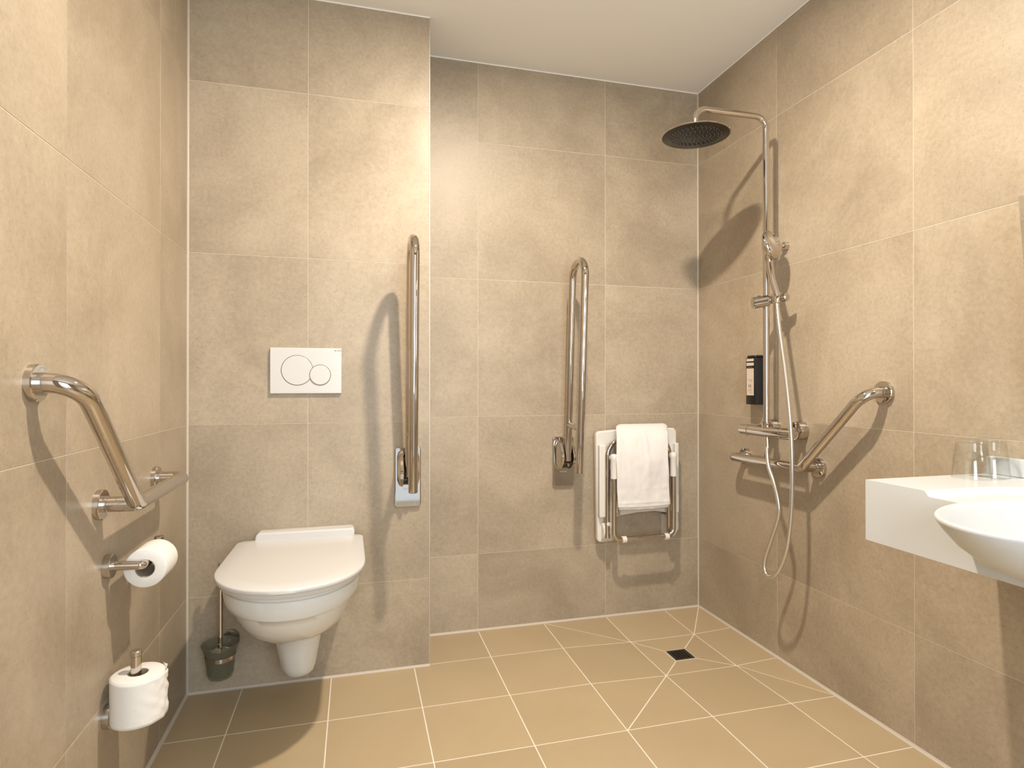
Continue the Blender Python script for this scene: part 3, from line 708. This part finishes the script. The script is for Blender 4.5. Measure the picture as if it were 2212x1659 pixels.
# ---------------------------------------------------------------- soap dispenser
t = thing('soap_dispenser', 'black wall soap dispenser with a pale label behind the shower pipe', 'soap dispenser', (0, -.468, .99))
xs_ = -.058; ya, yb = -.503, -.440
bm = bmesh.new(); prism(bm, [(-.004, ya), (xs_+.012, ya), (xs_+.003, ya+.003), (xs_, ya+.011), (xs_, yb-.011), (xs_+.003, yb-.003), (xs_+.012, yb), (-.004, yb)], 'z', .991, 1.180)
bt = finish('bottle', bm, 'black', t, bevel=.002, angle=25)
bm = bmesh.new(); prism(bm, [(-.004, ya+.002), (xs_+.014, ya+.002), (xs_+.004, ya+.010), (xs_+.004, yb-.010), (xs_+.014, yb-.002), (-.004, yb-.002)], 'z', 1.180, 1.190); finish('bottle_cap', bm, 'black', t, bevel=.003)
bm = bmesh.new(); box(bm, -.006, 0, ya+.006, yb-.006, 1.0, 1.17); finish('wall_mount', bm, 'black', t)
for z0_, z1_ in ((1.028, 1.137), (1.148, 1.160), (1.166, 1.176)):
    bm = bmesh.new(); box(bm, xs_-.0006, xs_+.0002, ya+.012, yb-.012, z0_, z1_)
    box(bm, xs_-.0006, xs_+.0035, ya+.0075, ya+.012, z0_, z1_); finish('label', bm, 'label', t, smooth=False)
text_part('lettering', '16', .020, 'ink', t, (xs_-.0009, yb-.022, 1.060), (0, -1, 0), (0, 0, 1), .0001)
for z_, l_ in ((1.090, .030), (1.084, .022), (1.052, .026), (1.046, .03), (1.038, .018), (1.141, .03)):
    bm = bmesh.new(); box(bm, xs_-.0009, xs_-.0005, ya+.014, ya+.014+l_, z_, z_+.0012); finish('small_print', bm, 'inkgrey', t, smooth=False)

# ---------------------------------------------------------------- washbasin counter with basin
CX0, CY0, CY1, CZ, CB = -.407, -2.23, -1.390, .844, .699
t = thing('washbasin', 'white washbasin counter with a projecting oval basin on the right wall', 'washbasin', (0, -1.81, CB))
bx, by, ax_, ay_, rz = -.352, -1.803, .250, .186, .832
bm = bmesh.new()
# top surface as a height field with the lowered basin field and the basin hollow; the front edge follows the counter
def sstep(a, b, x): t_ = min(max((x-a)/(b-a), 0), 1); return t_*t_*(3-2*t_)
HOL = [(0, .712), (.3, .718), (.5, .731), (.7, .757), (.8, .778), (.9, .799), (.96, .816), (1.0, .832)]
def ztop(x, y):
    r = .16; xr = -.09
    qx = x-(xr-r); qy = abs(y-by)-(.258-r)
    d = math.hypot(max(qx, 0), max(qy, 0))-r if (qx > 0 or qy > 0) else max(qx, qy)-r
    z = CZ-.012*(1-sstep(-.012, 0, d))
    e = math.hypot((x-bx)/ax_, (y-by)/ay_)
    if e < 1:
        for (e0, z0), (e1, z1) in zip(HOL, HOL[1:]):
            if e0 <= e <= e1: z = min(z, z0+(z1-z0)*(e-e0)/(e1-e0))
    return z
nx, ny = 110, 230
G = []
for i in range(nx+1):
    x = CX0+(0-CX0)*i/nx; G.append([bm.verts.new((x, CY0+(CY1-CY0)*j/ny, ztop(x, CY0+(CY1-CY0)*j/ny))) for j in range(ny+1)])
for i in range(nx):
    for j in range(ny): bm.faces.new((G[i][j], G[i+1][j], G[i+1][j+1], G[i][j+1]))
lo = [bm.verts.new((x, y, CB)) for x, y in ((CX0, CY0), (0, CY0), (0, CY1), (CX0, CY1))]
def skirt(top, a, b): bm.faces.new([a]+top+[b])
# drop the sides with a row of matching lower vertices
def side(row):
    low = [bm.verts.new((v.co.x, v.co.y, CB)) for v in row]
    for i in range(len(row)-1): bm.faces.new((row[i], row[i+1], low[i+1], low[i]))
side(G[0]); side([G[i][ny] for i in range(nx+1)]); side(G[nx][::-1]); side([G[i][0] for i in range(nx, -1, -1)])
bm.faces.new(lo)
bmesh.ops.remove_doubles(bm, verts=bm.verts, dist=1e-6)
bmesh.ops.recalc_face_normals(bm, faces=bm.faces)
finish('counter', bm, 'mineral', t, angle=38)
# projecting bowl
bm = bmesh.new(); n = 72; rings = []
def el(kx, ky, z, cx=bx): return [Vector((cx+ax_*kx*math.cos(2*PI*i/n), by+ay_*ky*math.sin(2*PI*i/n), z)) for i in range(n)]
for kx, ky, z, cx in ((.10, .10, .706, -.30), (.30, .34, .710, -.31), (.52, .56, .722, -.322), (.72, .75, .748, -.336), (.86, .88, .778, -.345), (.95, .96, .806, -.350), (.995, .995, .823, bx), (1.0, 1.0, .829, bx), (.985, .985, .8325, bx), (.965, .965, .830, bx), (.90, .90, .812, bx), (.75, .76, .778, bx), (.5, .52, .742, bx), (.2, .2, .722, bx)): rings.append(el(kx, ky, z, cx))
loft(bm, rings); bmesh.ops.recalc_face_normals(bm, faces=bm.faces)
finish('basin', bm, 'mineral', t, angle=None)
bm = bmesh.new(); prism(bm, [(CY0, CZ), (CY1, CZ), (CY1, .889), (CY0, .889)], 'x', -.022, 0); finish('upstand', bm, 'mineral', t, bevel=.0025)
# tumblers turned upside down
def tumbler(label, x, y):
    t = bmesh.new(); z = CZ+.0006
    P_ = [(.0, .0404), (.0006, .0410), (.030, .0385), (.0545, .0370), (.0560, .0354), (.080, .0333), (.0915, .0325), (.0945, .030), (.0945, .001), (.0860, .001), (.0855, .029), (.082, .0310), (.0560, .0332), (.0540, .0350), (.030, .0367), (.0006, .0394), (.0, .0404)]
    lathe(t, (x, y, z), Z_, P_, 64, False, False)
    bmesh.ops.remove_doubles(t, verts=t.verts, dist=1e-6)
    for zz in (.0945, .0860):
        ring = [e for e in t.edges if len(e.link_faces) == 1 and all(abs(v.co.z-z-zz) < 1e-5 for v in e.verts)]
        if ring: bmesh.ops.holes_fill(t, edges=ring)
    bmesh.ops.recalc_face_normals(t, faces=t.faces)
    o = finish('tumbler', t, 'glass', angle=45)
    return tag(o, label, 'glass', 'upturned glasses on the washbasin')
tumbler('upturned clear tumbler on the washbasin, the nearer of the two', -.1365, -1.4395)
tumbler('upturned clear tumbler on the washbasin, half hidden behind the nearer one', -.0665, -1.4335)

# ---------------------------------------------------------------- tilted mirror and its lamp at the right edge of the view
t = thing('tilting_mirror', 'frameless tilted mirror at the right edge above the washbasin', 'mirror', (0, -1.81, 1.0))
bm = bmesh.new()
prism(bm, [(-.020, 1.000), (-.026, 1.000), (-.082, 1.520), (-.076, 1.520)], 'y', -1.512, -2.11)
finish('mirror_glass', bm, 'mirror', t, smooth=False)
for y_ in (-1.60, -2.02):
    for z_, x_, r_ in ((1.04, -.024, .008), (1.48, -.072, .006)):
        bm = bmesh.new(); cyl(bm, (0, y_, z_), (x_, y_, z_), r_, 16); finish('mirror_bracket', bm, 'chrome', t)
t = thing('mirror_lamp', 'bright tube lamp on the wall above the tilted mirror at the right edge', 'wall lamp', (0, -1.81, 1.59))
bm = bmesh.new(); box(bm, -.022, -.0005, -1.98, -1.64, 1.575, 1.605); finish('lamp_base', bm, 'steel', t, bevel=.003)
bm = bmesh.new(); cyl(bm, (-.045, -2.09, 1.59), (-.045, -1.525, 1.59), .022, 32, .004); finish('diffuser_tube', bm, 'lamp', t)

# ---------------------------------------------------------------- recessed ceiling downlight
def downlight(label, x, y):
    t = thing('downlight', label, 'ceiling light', (x, y, ZC))
    bm = bmesh.new(); lathe(bm, (x, y, ZC), -Z_, [(0, .046), (.002, .046), (.003, .044), (.003, .037), (0, .036)], 48, False, False); finish('trim_ring', bm, 'steel', t)
    bm = bmesh.new(); lathe(bm, (x, y, ZC-.0005), -Z_, [(0, .036), (.0008, .036), (.0008, 0)], 40); finish('diffuser', bm, 'spot', t)
downlight('round recessed ceiling downlight over the middle of the wet room', -1.04, -1.26)
